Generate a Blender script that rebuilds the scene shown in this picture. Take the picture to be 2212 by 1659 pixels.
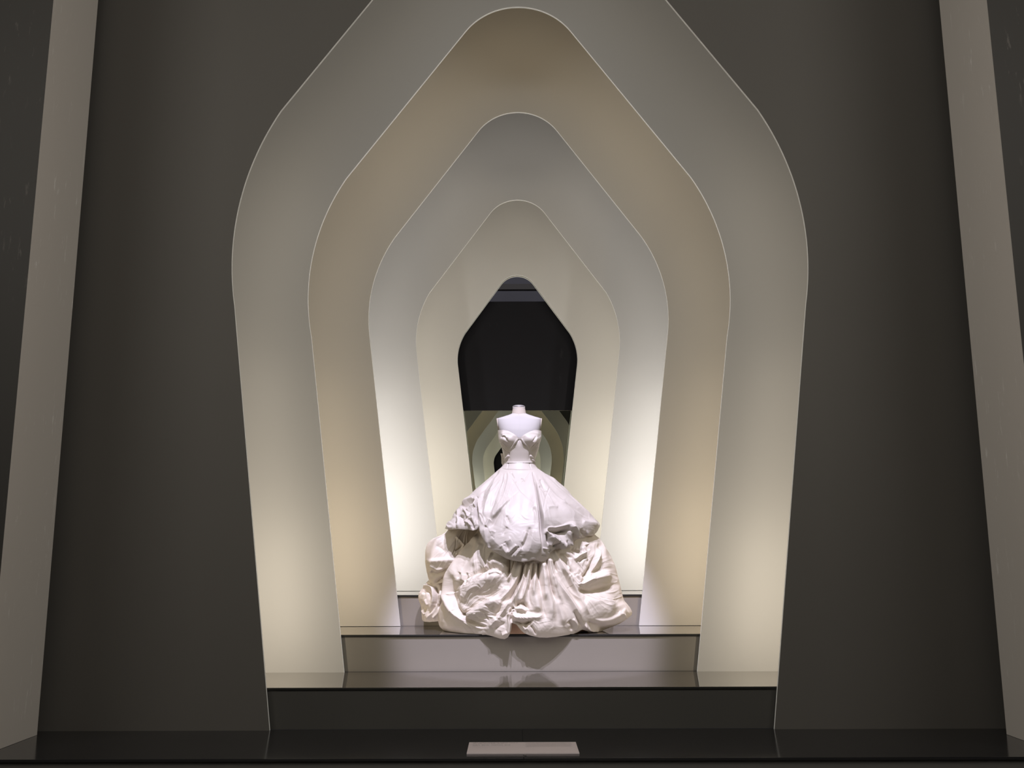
import bpy, bmesh, math, random
import numpy as np
from mathutils import Matrix, Vector

S = bpy.context.scene
C = S.collection
for o in list(bpy.data.objects):
    bpy.data.objects.remove(o)
rng = np.random.default_rng(7)
random.seed(7)

# ------------------------------------------------------------------ camera
FPX, CX, CY, ZC = 2028.0, 1106.0, 829.5, 0.896       # focal length in px of a 2212 x 1659 frame
up = np.array([-31., 11200., -FPX]); up /= np.linalg.norm(up)
fw = np.array([0., 0., -1.]); fy = fw - fw.dot(up) * up; fy /= np.linalg.norm(fy)
fx = np.cross(fy, up)
RC = np.array([fx, fy, up])                            # camera axes -> world
cam = bpy.data.cameras.new('camera'); cam.sensor_width = 36; cam.lens = FPX / 2212 * 36
cam.clip_start = 0.05; cam.clip_end = 100
co = bpy.data.objects.new('camera', cam); C.objects.link(co)
M4 = Matrix.Identity(4)
for r in range(3):
    for c in range(3):
        M4[r][c] = RC[r, c]
M4.translation = (0, 0, ZC)
co.matrix_world = M4
S.camera = co

# ------------------------------------------------------------------ world, exposure
S.view_settings.view_transform = 'Standard'
S.view_settings.look = 'None'
S.view_settings.exposure = 0.0
S.view_settings.gamma = 1.0
S.view_settings.use_curve_mapping = False
w = bpy.data.worlds.new('world'); S.world = w; w.use_nodes = True
w.node_tree.nodes['Background'].inputs[0].default_value = (0.5, 0.5, 0.55, 1)
w.node_tree.nodes['Background'].inputs[1].default_value = 0.02

XC = 0.047                                             # axis of the niche
DP = [5.1, 5.763, 6.426, 7.089, 7.752]                 # planes of the five panels
ZT = [0.0, 0.21, 0.424, 0.628, 0.838]                  # floor level at each panel
TWIN = -2.8                                            # opposite niche: y -> TWIN - y

def light(name, kind, loc, target, energy, color, **kw):
    l = bpy.data.lights.new(name, kind); l.energy = energy; l.color = color
    for k, v in kw.items():
        setattr(l, k, v)
    o = bpy.data.objects.new(name, l); C.objects.link(o); o.location = loc
    d = Vector(target) - Vector(loc)
    o.rotation_euler = d.to_track_quat('-Z', 'Y').to_euler()
    return o

# spots under the hall ceiling that pick out the gown
for sx in (-0.30, 0.30):
    light('gown_spot', 'SPOT', (XC + sx, 3.2, 5.7), (XC + .03, 5.95, 0.85), 1120, (.79, .755, 1.0),
          shadow_soft_size=0.012, spot_size=math.radians(18.5), spot_blend=0.35)
# unseen fill lamps added to brighten the dark front walls and the jambs
for sx in (-1, 1):
    light('jamb_fill', 'AREA', (sx * 4.7, .7, 4.3), (-sx * 2.4, 4.7, 1.8), 36, (1.0, .95, .88), shape='RECTANGLE', size=3.0, size_y=3.0, spread=math.radians(95))
light('hall_fill', 'AREA', (0, .8, 5.9), (0, 4.6, 1.4), 34, (1.0, .95, .88), shape='RECTANGLE', size=5.0, size_y=1.5)
light('hall_fill', 'AREA', (0, TWIN - .8, 5.9), (0, TWIN - 4.6, 1.4), 22, (1.0, .95, .88), shape='RECTANGLE', size=5.0, size_y=1.5)
light('back_room_fill', 'AREA', (XC, 8.7, 4.3), (XC, 10.4, 3.9), 7, (.86, .86, 1.0), shape='RECTANGLE', size=2.5, size_y=.4)  # unseen lamp added to brighten the wall behind the board

# LED tubes hidden behind the sides of each aperture, shining on the next panel back; those overhead are added
LEDC = [(1.0, .875, .70), (1.0, .80, .54), (1.0, .95, .905), (1.0, .91, .775)]
LEDP = [3.15, 2.6, 5.6, 3.6]
LEDW = [1.0, .46]
ROOF = [.72, .62, .55, .70]
APEX = [.55, 1.0, .75, .66]
def half_at(i, z):                                     # half width of aperture i at height z
    a = ARCH[i]; b0, b1 = a['base'], a['kink']
    return b0[0] + (b1[0] - b0[0]) * (z - b0[1]) / (b1[1] - b0[1])
ARCH = [
    dict(base=(1.307, 0.0), kink=(1.603, 2.269), wide=(1.629, 2.496), sh=(1.390, 3.443), up=(.42, 4.778), ap=4.993),
    dict(base=(1.044, .209), kink=(1.310, 2.244), wide=(1.340, 2.485), sh=(1.118, 3.305), up=(.355, 4.337), ap=4.519),
    dict(base=(.794, .426), kink=(1.049, 2.418), wide=(1.057, 2.525), sh=(.877, 3.139), up=(.289, 3.940), ap=4.088),
    dict(base=(.561, .630), kink=(.786, 2.456), wide=(.789, 2.524), sh=(.691, 2.905), up=(.208, 3.570), ap=3.669),
    dict(base=(.306, .840), kink=(.503, 2.459), wide=(.507, 2.508), sh=(.442, 2.750), up=(.132, 3.183), ap=3.249),
]
def tube(i, p, q, power, flip):
    """one LED tube or added fill tube from p to q, (half width, z), lying behind panel i and shining straight back"""
    my = (lambda y: TWIN - y) if flip else (lambda y: y)
    for sx in (-1, 1):
        l = bpy.data.lights.new('led_tube', 'AREA'); l.energy = power; l.color = LEDC[i]
        l.shape = 'RECTANGLE'; l.size = .04; l.size_y = math.hypot(p[0] - q[0], p[1] - q[1])
        o = bpy.data.objects.new('led_tube', l); C.objects.link(o)
        yax = Vector((sx * (q[0] - p[0]), 0, q[1] - p[1])).normalized()
        zax = Vector((0, 1 if flip else -1, 0))                    # lamps shine along -Z
        xax = yax.cross(zax)
        m = Matrix((xax, yax, zax)).transposed().to_4x4()
        m.translation = (XC + sx * (p[0] + q[0]) / 2, my(DP[i] + .05), (p[1] + q[1]) / 2)
        o.matrix_world = m
for flip in (False, True):
    for i in range(4):
        a = ARCH[i]; z0 = ZT[i + 1]; g = .13
        h = lambda z: half_at(i, z) + g
        tube(i, (h(z0 + .08), z0 + .08), (h(z0 + .85), z0 + .85), LEDP[i] * LEDW[0], flip)
        tube(i, (h(z0 + .85), z0 + .85), (h(2.2), 2.2), LEDP[i] * LEDW[1], flip)
        tube(i, (a['wide'][0] + g, 2.45), (a['sh'][0] + g, a['sh'][1]), ROOF[i], flip)  # tubes from here up are added to brighten the panel tops
        tube(i, (a['sh'][0] + g, a['sh'][1] + .05), (a['up'][0] + g, a['up'][1] + .08), APEX[i], flip)
        tube(i, (a['up'][0] + .05, a['up'][1] + .16), (.03, a['ap'] + .13), APEX[i] * .3, flip)

# ------------------------------------------------------------------ materials
def mat(name, col, rough=.5, spec=.5, metal=0., ior=None, noise=None, bump=None, sheen=0., coat=0., glow=None):
    m = bpy.data.materials.new(name); m.use_nodes = True
    nt = m.node_tree; b = nt.nodes['Principled BSDF']
    b.inputs['Base Color'].default_value = (*col, 1)
    b.inputs['Roughness'].default_value = rough
    b.inputs['Specular IOR Level'].default_value = spec
    b.inputs['Metallic'].default_value = metal
    b.inputs['Sheen Weight'].default_value = sheen
    b.inputs['Coat Weight'].default_value = coat
    if glow:
        b.inputs['Emission Color'].default_value = (*glow[:3], 1); b.inputs['Emission Strength'].default_value = glow[3]
    if ior: b.inputs['IOR'].default_value = ior
    tc = nt.nodes.new('ShaderNodeTexCoord')
    if noise:                                          # (scale, amount) soft mottling of the colour
        n = nt.nodes.new('ShaderNodeTexNoise'); n.inputs['Scale'].default_value = noise[0]; n.inputs['Detail'].default_value = 4
        nt.links.new(tc.outputs['Object'], n.inputs['Vector'])
        mx = nt.nodes.new('ShaderNodeMixRGB'); mx.blend_type = 'MIX'
        mx.inputs[1].default_value = (*[c * (1 - noise[1]) for c in col], 1)
        mx.inputs[2].default_value = (*[min(1, c * (1 + noise[1])) for c in col], 1)
        nt.links.new(n.outputs['Fac'], mx.inputs[0]); nt.links.new(mx.outputs[0], b.inputs['Base Color'])
    if bump:                                           # (scale, strength, distance, stretch)
        mp = nt.nodes.new('ShaderNodeMapping'); mp.inputs['Scale'].default_value = bump[3]
        n = nt.nodes.new('ShaderNodeTexNoise'); n.inputs['Scale'].default_value = bump[0]; n.inputs['Detail'].default_value = 5
        bp = nt.nodes.new('ShaderNodeBump'); bp.inputs['Strength'].default_value = bump[1]; bp.inputs['Distance'].default_value = bump[2]
        nt.links.new(tc.outputs['Object'], mp.inputs['Vector']); nt.links.new(mp.outputs[0], n.inputs['Vector'])
        nt.links.new(n.outputs['Fac'], bp.inputs['Height']); nt.links.new(bp.outputs[0], b.inputs['Normal'])
    return m

def scratched(name, col, streak, rough):
    """dark board with chalky rubbed streaks"""
    m = mat(name, col, rough, .2)
    nt = m.node_tree; b = nt.nodes['Principled BSDF']
    tc = nt.nodes.new('ShaderNodeTexCoord')
    mp = nt.nodes.new('ShaderNodeMapping'); mp.inputs['Scale'].default_value = (16, 16, 3.0); mp.inputs['Rotation'].default_value = (.25, .2, 0)
    n1 = nt.nodes.new('ShaderNodeTexNoise'); n1.inputs['Scale'].default_value = 2.2; n1.inputs['Detail'].default_value = 8; n1.inputs['Roughness'].default_value = .65
    n2 = nt.nodes.new('ShaderNodeTexNoise'); n2.inputs['Scale'].default_value = 1.7; n2.inputs['Detail'].default_value = 2
    r1 = nt.nodes.new('ShaderNodeValToRGB'); r1.color_ramp.elements[0].position = .60; r1.color_ramp.elements[1].position = .68
    r2 = nt.nodes.new('ShaderNodeValToRGB'); r2.color_ramp.elements[0].position = .45; r2.color_ramp.elements[1].position = .62
    mul = nt.nodes.new('ShaderNodeMath'); mul.operation = 'MULTIPLY'
    mx = nt.nodes.new('ShaderNodeMixRGB'); mx.inputs[1].default_value = (*col, 1); mx.inputs[2].default_value = (*streak, 1)
    L = nt.links
    L.new(tc.outputs['Object'], mp.inputs['Vector']); L.new(mp.outputs[0], n1.inputs['Vector']); L.new(tc.outputs['Object'], n2.inputs['Vector'])
    L.new(n1.outputs['Fac'], r1.inputs[0]); L.new(n2.outputs['Fac'], r2.inputs[0])
    L.new(r1.outputs[0], mul.inputs[0]); L.new(r2.outputs[0], mul.inputs[1]); L.new(mul.outputs[0], mx.inputs[0])
    L.new(mx.outputs[0], b.inputs['Base Color'])
    return m

MAT = dict(
    dark=mat('dark_matte_paint', (.135, .126, .112), .62, .3, noise=(1.1, .05)),
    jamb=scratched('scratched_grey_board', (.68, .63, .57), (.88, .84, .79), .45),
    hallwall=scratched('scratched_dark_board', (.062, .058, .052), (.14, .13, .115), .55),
    panel=mat('pale_matte_acrylic', (.64, .63, .605), .42, .35, noise=(.7, .02)),
    edge=mat('white_cut_edge_glow', (.93, .93, .90), .35, glow=(1.0, .96, .88, .21)),      # added emission stands in for light leaking from the cut acrylic
    edgedim=mat('grey_cut_edge_glow', (.80, .79, .74), .4, glow=(1.0, .96, .86, .07)),  # fainter added emission for the cut edge of the front wall
    inner=mat('niche_paint', (.70, .69, .66), .7, .2),
    plinth=mat('black_gloss_board', (.028, .027, .028), .14, .5, noise=(3, .2)),
    black=mat('black_gloss_riser', (.09, .086, .078), .30, .4, noise=(2, .1)),
    tread=mat('smoky_gloss_acrylic', (.40, .375, .335), .025, .5, metal=.82),
    riser=mat('grey_satin_acrylic', (.29, .265, .225), .13, .4, noise=(2, .03)),
    lip=mat('dark_nosing', (.035, .034, .031), .35),
    mirror=mat('green_tinted_mirror', (.66, .70, .60), .0, metal=1.),
    board=scratched('blue_black_board', (.008, .008, .0105), (.022, .022, .026), .8),
    grey=mat('grey_plaster', (.30, .29, .30), .8, .2, noise=(2.5, .12)),
    beam=mat('taupe_beam', (.20, .18, .15), .6),
    floor=mat('dark_hall_floor', (.05, .048, .045), .35, noise=(2, .15)),
    card=mat('pale_card', (.80, .70, .70), .5, .4),
    ink=mat('grey_ink', (.22, .19, .19), .6),
    paleink=mat('pale_grey_ink', (.46, .41, .41), .6),
    satin=mat('ivory_satin', (.51, .465, .41), .42, .24, bump=(40, .05, .006, (1, 1, .6)), noise=(3, .015)),
    taffeta=mat('ivory_taffeta', (.68, .61, .52), .56, .3, bump=(45, .07, .006, (1, 1, .7)), noise=(3, .015)),
    linen=mat('ivory_linen', (.44, .42, .40), .75, .2, bump=(400, .08, .002, (1, 1, 1))),
    linenedge=mat('cream_linen', (.50, .44, .375), .7, .2),
    petticoat=mat('tan_lining', (.72, .48, .33), .7, .2),
    steel=mat('dark_steel', (.12, .11, .1), .35, metal=.8),
)

def creased(m, scale, strength, dist, stretch):
    """fine sharp creases of pressed silk"""
    nt = m.node_tree; b = nt.nodes['Principled BSDF']
    tc = nt.nodes.new('ShaderNodeTexCoord'); mp = nt.nodes.new('ShaderNodeMapping'); mp.inputs['Scale'].default_value = stretch; mp.inputs['Rotation'].default_value = (.3, .5, .2)
    n = nt.nodes.new('ShaderNodeTexNoise'); n.noise_type = 'RIDGED_MULTIFRACTAL'
    n.inputs['Scale'].default_value = scale; n.inputs['Detail'].default_value = 3; n.inputs['Roughness'].default_value = .45; n.inputs['Distortion'].default_value = .9
    bp = nt.nodes.new('ShaderNodeBump'); bp.inputs['Strength'].default_value = strength; bp.inputs['Distance'].default_value = dist
    nt.links.new(tc.outputs['Object'], mp.inputs['Vector']); nt.links.new(mp.outputs[0], n.inputs['Vector']); nt.links.new(n.outputs['Fac'], bp.inputs['Height'])
    old = b.inputs['Normal'].links[0].from_socket if b.inputs['Normal'].links else None
    if old: nt.links.new(old, bp.inputs['Normal'])
    nt.links.new(bp.outputs[0], b.inputs['Normal'])
creased(MAT['satin'], 5.5, .5, .03, (1, 1, .7))
creased(MAT['taffeta'], 6.0, .8, .04, (1, 1, .8))

# ------------------------------------------------------------------ helpers
def link(name, me, m=None, parent=None, smooth=False):
    o = bpy.data.objects.new(name, me); C.objects.link(o)
    if m is not None:
        me.materials.append(MAT[m])
    if parent is not None:
        o.parent = parent
    if smooth:
        me.polygons.foreach_set('use_smooth', [True] * len(me.polygons))
    return o

def thing(name, label, cat, loc=(0, 0, 0), group=None):
    o = bpy.data.objects.new(name, None); C.objects.link(o); o.location = loc
    o.empty_display_size = .1
    o['label'] = label; o['category'] = cat
    if group: o['group'] = group
    return o

def mesh_from(name, verts, faces):
    me = bpy.data.meshes.new(name); me.from_pydata([tuple(v) for v in verts], [], faces); me.update()
    return me

def box(name, lo, hi, m, parent=None, bevel=0., flip=False, kind=None, front=None):
    lo, hi = list(lo), list(hi)
    if flip:
        lo[1], hi[1] = TWIN - hi[1], TWIN - lo[1]
    bm = bmesh.new(); bmesh.ops.create_cube(bm, size=1)
    for v in bm.verts:
        v.co = Vector([(lo[k] + hi[k]) / 2 + v.co[k] * (hi[k] - lo[k]) for k in range(3)])
    if bevel:
        bmesh.ops.bevel(bm, geom=list(bm.edges), offset=bevel, segments=2, affect='EDGES', profile=.6)
    me = bpy.data.meshes.new(name); bm.to_mesh(me); bm.free()
    o = link(name, me, m)
    if parent is not None:
        o.parent = parent; o.matrix_parent_inverse = Matrix.Translation(-Vector(parent.location))
    if front:                                          # faces square to y take a second material
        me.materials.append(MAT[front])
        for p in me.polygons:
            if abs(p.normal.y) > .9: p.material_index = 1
    if kind: o['kind'] = kind
    return o

def circ3(p, q, r, n):
    """points of the arc p -> q -> r"""
    (ax, ay), (bx, by), (cx_, cy_) = p, q, r
    d = 2 * (ax * (by - cy_) + bx * (cy_ - ay) + cx_ * (ay - by))
    ux = ((ax * ax + ay * ay) * (by - cy_) + (bx * bx + by * by) * (cy_ - ay) + (cx_ * cx_ + cy_ * cy_) * (ay - by)) / d
    uy = ((ax * ax + ay * ay) * (cx_ - bx) + (bx * bx + by * by) * (ax - cx_) + (cx_ * cx_ + cy_ * cy_) * (bx - ax)) / d
    R = math.hypot(ax - ux, ay - uy)
    t0 = math.atan2(ay - uy, ax - ux); t1 = math.atan2(cy_ - uy, cx_ - ux)
    return [(ux + R * math.cos(t0 + (t1 - t0) * k / n), uy + R * math.sin(t0 + (t1 - t0) * k / n)) for k in range(n + 1)]

def arch_profile(i):
    """right half of aperture i from the floor up to the apex: (half width, z)"""
    a = ARCH[i]
    pts = [a['base']] + circ3(a['kink'], a['wide'], a['sh'], 40)
    h, zu = a['up']; za = a['ap']
    zc = (za * za - zu * zu - h * h) / (2 * (za - zu)); R = za - zc
    t0 = math.atan2(zu - zc, h)
    pts += [(R * math.cos(t0 + (math.pi / 2 - t0) * k / 30), zc + R * math.sin(t0 + (math.pi / 2 - t0) * k / 30)) for k in range(31)]
    return pts

def arch_outline(i):
    p = arch_profile(i)
    return [(XC + h, z) for h, z in p] + [(XC - h, z) for h, z in reversed(p[:-1])]

def panel_mesh(name, i, y0, t, xo, zo, flip):
    out = arch_outline(i)
    z0 = out[0][1]
    poly = [(XC + xo, z0), (XC + xo, zo), (XC - xo, zo), (XC - xo, z0)]      # outer, going round to the left foot
    ring = poly + list(reversed(out))
    n = len(ring)
    my = (lambda y: TWIN - y) if flip else (lambda y: y)
    bm = bmesh.new()
    f = [bm.verts.new((x, my(y0), z)) for x, z in ring]
    b = [bm.verts.new((x, my(y0 + t), z)) for x, z in ring]
    bm.faces.new(f); bm.faces.new(list(reversed(b)))
    for k in range(4):                                       # outer rim only; the cut edge is its own part
        j = (k + 1) % n
        if k < 3 or True:
            bm.faces.new((f[j], f[k], b[k], b[j]))
    bmesh.ops.recalc_face_normals(bm, faces=bm.faces)
    bmesh.ops.triangulate(bm, faces=[q for q in bm.faces if len(q.verts) > 4])
    me = bpy.data.meshes.new(name); bm.to_mesh(me); bm.free()
    return me

def edge_mesh(name, i, y0, t, flip, grow=0.0):
    out = arch_outline(i)
    my = (lambda y: TWIN - y) if flip else (lambda y: y)
    V = []; F = []
    n = len(out)
    for (x, z) in out:
        V += [(x, my(y0), z), (x, my(y0 + t), z)]
    for k in range(n - 1):
        F.append((2 * k, 2 * k + 1, 2 * k + 3, 2 * k + 2))
    return mesh_from(name, V, F)

# ------------------------------------------------------------------ the setting
box('floor', (-7, -14, -.50), (7, 4.43, -.45), 'floor', kind='structure')
box('ceiling', (-7, -14, 6.5), (7, 12, 6.6), 'hallwall', kind='structure')
box('wall_west', (-7.1, -14, -.5), (-7, 12, 6.6), 'hallwall', kind='structure')
box('wall_east', (7, -14, -.5), (7.1, 12, 6.6), 'hallwall', kind='structure')

def niche(flip):
    my = (lambda y: TWIN - y) if flip else (lambda y: y)
    # dark front wall with the largest arch
    me = panel_mesh('wall_front', 0, DP[0], .012, 3.3, 6.5, flip)
    wf = link('wall_rear' if flip else 'wall_front', me, 'dark'); wf['kind'] = 'structure'
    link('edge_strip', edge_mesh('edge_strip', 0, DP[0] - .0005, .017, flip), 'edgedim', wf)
    # lining of the niche behind it
    for nm, lo, hi in (('left', (-2.9, DP[0] + .02, 0), (-2.85, 7.9, 6.0)), ('right', (2.95, DP[0] + .02, 0), (3.0, 7.9, 6.0)),
                       ('top', (-2.85, DP[0] + .02, 5.7), (2.95, 7.9, 5.75))):
        box('wall_niche_%s%s' % (nm, '_opposite' if flip else ''), lo, hi, 'inner', flip=flip, kind='structure')
    # deep jambs of the hall wall either side
    box('wall_left' + ('_opposite' if flip else ''), (-7, 4.505, .001), (-2.41, 4.993, 6.5), 'jamb', flip=flip, kind='structure', front='hallwall')
    box('wall_right' + ('_opposite' if flip else ''), (2.472, 4.445, .001), (7, 4.94, 6.5), 'jamb', flip=flip, kind='structure', front='hallwall')
    names = ['', 'outermost and tallest', 'second largest, yellowish', 'third largest, brightly lit', 'smallest and innermost, framing the dark board']
    for i in range(1, 5):
        if flip:
            lab = 'pale arch panel of the opposite niche, reflected in the mirror, %s' % ['', 'the largest', 'the second largest', 'the second smallest', 'the smallest'][i]
        else:
            lab = 'pale acrylic arch panel, %s of the pale nested arches' % names[i]
        th = thing('arch_panel', lab, 'arch panel', (XC, my(DP[i]), ZT[i]), 'nested arch panels of the opposite niche' if flip else 'nested arch panels')
        inv = Matrix.Translation(-th.location)
        def put(nm, me, m):
            o = link(nm, me, m, th); o.matrix_parent_inverse = inv; return o
        put('sheet', panel_mesh('sheet', i, DP[i], .012, 2.85, 5.69, flip), 'panel')
        if i < 4:
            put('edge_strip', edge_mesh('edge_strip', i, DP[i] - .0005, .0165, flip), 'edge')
        else:
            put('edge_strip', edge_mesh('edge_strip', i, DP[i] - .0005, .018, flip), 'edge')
            put('spacer', edge_mesh('spacer', i, DP[i] + .0175, .024, flip), 'spacer')
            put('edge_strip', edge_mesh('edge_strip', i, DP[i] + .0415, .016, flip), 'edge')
    # steps
    snames = ['lowest step, black riser under a smoky gloss tread', 'step with grey riser in front of the gown, its tread carries the gown',
              'third step, grey riser behind the gown', 'topmost and smallest step, behind the gown']
    for k in range(1, 5):
        y0 = DP[k - 1] + .0185; y1 = DP[k] + .016
        z0, z1 = ZT[k - 1], ZT[k]
        th = thing('step', ('opposite niche: ' if flip else '') + snames[k - 1], 'step', (XC, my(y0), z0), 'steps of the opposite niche' if flip else 'steps of the niche')
        box('riser', (-2.84, y0 + .010, z0), (2.84, y0 + .022, z1 - .013), 'black' if k == 1 else 'riser', th, flip=flip)
        box('tread', (-2.84, y0 + .001, z1 - .010), (2.84, y1 - .001, z1 - .0002), 'tread', th, .0012, flip=flip, front='lip')
        box('nosing', (-2.84, y0 + .005, z1 - .0145), (2.84, y0 + .03, z1 - .010), 'lip', th, flip=flip)
    # plinth along the wall
    pl = thing('plinth', ('opposite niche: ' if flip else '') + ('long black gloss plinth shelf along the wall foot, without a card' if flip else 'long black gloss plinth shelf along the wall foot, holding the caption card'), 'plinth', (XC, my(4.75), -.45))
    box('top', (-6.9, 4.415, -.012), (XC + .0, 5.118, 0), 'plinth', pl, .002, flip=flip)
    box('top', (XC + .0012, 4.415, -.012), (6.9, 5.118, 0), 'plinth', pl, .002, flip=flip)
    box('fascia', (-6.9, 4.43, -.45), (6.9, 4.45, -.012), 'fascia', pl, flip=flip)
    # rear: mirror low down, dark board above
    return

MAT['fascia'] = mat('dark_fascia', (.15, .143, .13), .5, .3)
MAT['spacer'] = mat('green_spacer', (.42, .41, .30), .3)
niche(False)
niche(True)

YM = 7.86
mr = thing('mirror', 'low green-tinted mirror behind the smallest arch, reflecting the opposite niche', 'mirror', (XC, YM, 2.092))
me = mesh_from('glass', [(-1.0, 0, -1.45), (1.0, 0, -1.45), (1.0, 0, 0), (-1.0, 0, 0), (-1.0, .006, -1.45), (1.0, .006, -1.45), (1.0, .006, 0), (-1.0, .006, 0)],
               [(0, 1, 2, 3), (7, 6, 5, 4), (3, 2, 6, 7), (0, 4, 5, 1), (1, 5, 6, 2), (0, 3, 7, 4)])
link('glass', me, 'mirror', mr)
me = mesh_from('trim_strip', [(-1.0, -.004, -.003), (1.0, -.004, -.003), (1.0, -.004, .001), (-1.0, -.004, .001), (-1.0, .004, .001), (1.0, .004, .001)],
               [(0, 1, 2, 3), (3, 2, 5, 4)])
link('trim_strip', me, 'beam', mr)
mr.rotation_euler = (math.radians(1.37), 0, math.radians(.09))
bd = box('backdrop_board', (-1.25, 7.845, 2.0905), (1.35, 7.865, 3.040), 'board'); bd['label'] = 'blue-black board filling the smallest arch above the mirror'; bd['category'] = 'board'
box('wall_back', (-4, 10.5, 0), (4, 10.6, 6.5), 'grey', kind='structure')
box('trim_1', (-4, 10.46, 3.90), (4, 10.5, 3.965), 'beam', kind='structure')
box('wall_opposite_backing', (-2.9, TWIN - 7.90, 2.22), (2.9, TWIN - 7.86, 5.7), 'board', kind='structure')
box('wall_opposite_glass', (-2.9, TWIN - 7.90, 0.5), (2.9, TWIN - 7.86, 2.22), 'mirror', kind='structure')

# caption card on the plinth
cd = thing('caption_card', 'flat pinkish white caption card lying on the black plinth, printed in two columns', 'card', (XC, 4.62, 0))
def cbox(nm, lo, hi, m, bevel=0):
    return box(nm, lo, hi, m, cd, bevel)
cbox('card', (-.2105, 4.492, .0005), (.3015, 4.747, .0065), 'card', .0008)
def letters(nm, lines, m):
    V = []; F = []
    for (x0, x1, y, h, gap) in lines:
        x = x0
        while x < x1:
            for _ in range(random.randint(3, 9)):
                wd = h * random.uniform(.28, .5)
                if x + wd > x1: break
                hh = h * random.choice((.62, .62, 1.0))
                if random.random() < .5:
                    rects = [(x, y, x + wd * .35, y + hh), (x + wd * .35, y + hh - h * .2, x + wd, y + hh)]
                else:
                    rects = [(x, y, x + wd * .4, y + hh), (x + wd * .4, y, x + wd, y + h * .2), (x + wd * .68, y, x + wd, y + h * .6)]
                for (a, b, c, d) in rects:
                    n = len(V); V += [(a, b, .0068), (c, b, .0068), (c, d, .0068), (a, d, .0068)]; F.append((n, n + 1, n + 2, n + 3))
                x += wd * 1.3
            x += h * gap
            if h <= 0: break
    o = link(nm, mesh_from(nm, V, F), m, cd); o['kind'] = 'stuff'; o.matrix_parent_inverse = Matrix.Translation(-cd.location)
    return o
letters('lettering', [(-.190, .025, 4.723, .010, .5), (-.190, -.045, 4.704, .010, .5), (-.190, -.005, 4.669, .013, .7)], 'ink')
letters('small_lettering', [(-.190, .005, 4.652, .006, .5), (-.190, -.13, 4.638, .006, .5), (-.190, -.10, 4.612, .005, .5)] +
        [(.060, .276 if k < 3 or k > 4 else .285, 4.731 - k * .0118, .0062, .4) for k in range(9)] + [(.060, .10, 4.731 - 9 * .0118, .0062, .4)], 'paleink')
sc = thing('screw_head', 'tiny steel screw head at the front edge of the black plinth, before the card', 'screw', (.055, 4.47, 0))
bm = bmesh.new(); bmesh.ops.create_uvsphere(bm, u_segments=12, v_segments=6, radius=.006)
for v in bm.verts: v.co.z = max(0, v.co.z) * .5 + .0005
me = bpy.data.meshes.new('head'); bm.to_mesh(me); bm.free(); link('head', me, 'steel', sc)

# ------------------------------------------------------------------ gown and dress form
Y0 = 6.08
def unproj(px, py, Y):
    """point of the plane y = Y seen at drawing coordinates px, py"""
    x = (px - CX) / FPX; y = -(py - CY) / FPX
    r = np.stack([x * RC[0, 0] + y * RC[0, 1] - RC[0, 2], x * RC[1, 0] + y * RC[1, 1] - RC[1, 2], x * RC[2, 0] + y * RC[2, 1] - RC[2, 2]], -1)
    k = (Y / r[..., 1])[..., None]
    p = r * k; p[..., 2] += ZC
    return p

def pl(pts, axis=1):
    a = np.array(pts, float)
    X_, Y_ = a[:, 0], a[:, 1]                             # monotone cubic through the measured points
    h = np.diff(X_); d = np.diff(Y_) / h
    m = np.zeros(len(a)); m[0], m[-1] = d[0], d[-1]
    for k in range(1, len(a) - 1):
        if d[k - 1] * d[k] > 0:
            w1, w2 = 2 * h[k] + h[k - 1], h[k] + 2 * h[k - 1]
            m[k] = (w1 + w2) / (w1 / d[k - 1] + w2 / d[k])
    def f(y):
        y = np.clip(y, X_[0], X_[-1]); i = np.clip(np.searchsorted(X_, y, side='right') - 1, 0, len(h) - 1)
        t = (y - X_[i]) / h[i]
        return ((2 * t ** 3 - 3 * t ** 2 + 1) * Y_[i] + (t ** 3 - 2 * t ** 2 + t) * h[i] * m[i] + (-2 * t ** 3 + 3 * t ** 2) * Y_[i + 1] + (t ** 3 - t ** 2) * h[i] * m[i + 1])
    return f

def hash2(ix, iy, seed):
    h = (ix * 374761393 + iy * 668265263 + seed * 974711) & 0x7fffffff
    h = ((h ^ (h >> 13)) * 1274126177) & 0x7fffffff
    return ((h ^ (h >> 16)) & 0xffff) / 65535.0

def vnoise(x, y, seed=0):
    ix = np.floor(x).astype(np.int64); iy = np.floor(y).astype(np.int64)
    fx_, fy_ = x - ix, y - iy
    u = fx_ * fx_ * fx_ * (fx_ * (fx_ * 6 - 15) + 10); v = fy_ * fy_ * fy_ * (fy_ * (fy_ * 6 - 15) + 10)
    a = hash2(ix, iy, seed); b = hash2(ix + 1, iy, seed); c = hash2(ix, iy + 1, seed); d = hash2(ix + 1, iy + 1, seed)
    return (a * (1 - u) + b * u) * (1 - v) + (c * (1 - u) + d * u) * v

def crumple(x, y, s, seed=0):
    """faceted creases: ridged noise with a warped domain"""
    wx = x + 6 * (vnoise(x / 17, y / 17, seed + 5) - .5); wy = y + 6 * (vnoise(x / 17, y / 17, seed + 9) - .5)
    n = 0
    for o, a in ((1., 1.), (2.1, .5), (4.3, .22)):
        n = n + a * (1 - np.abs(2 * vnoise(wx / s * o, wy / s * o, seed + int(o * 10)) - 1))
    return n / 1.72 - .55

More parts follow.
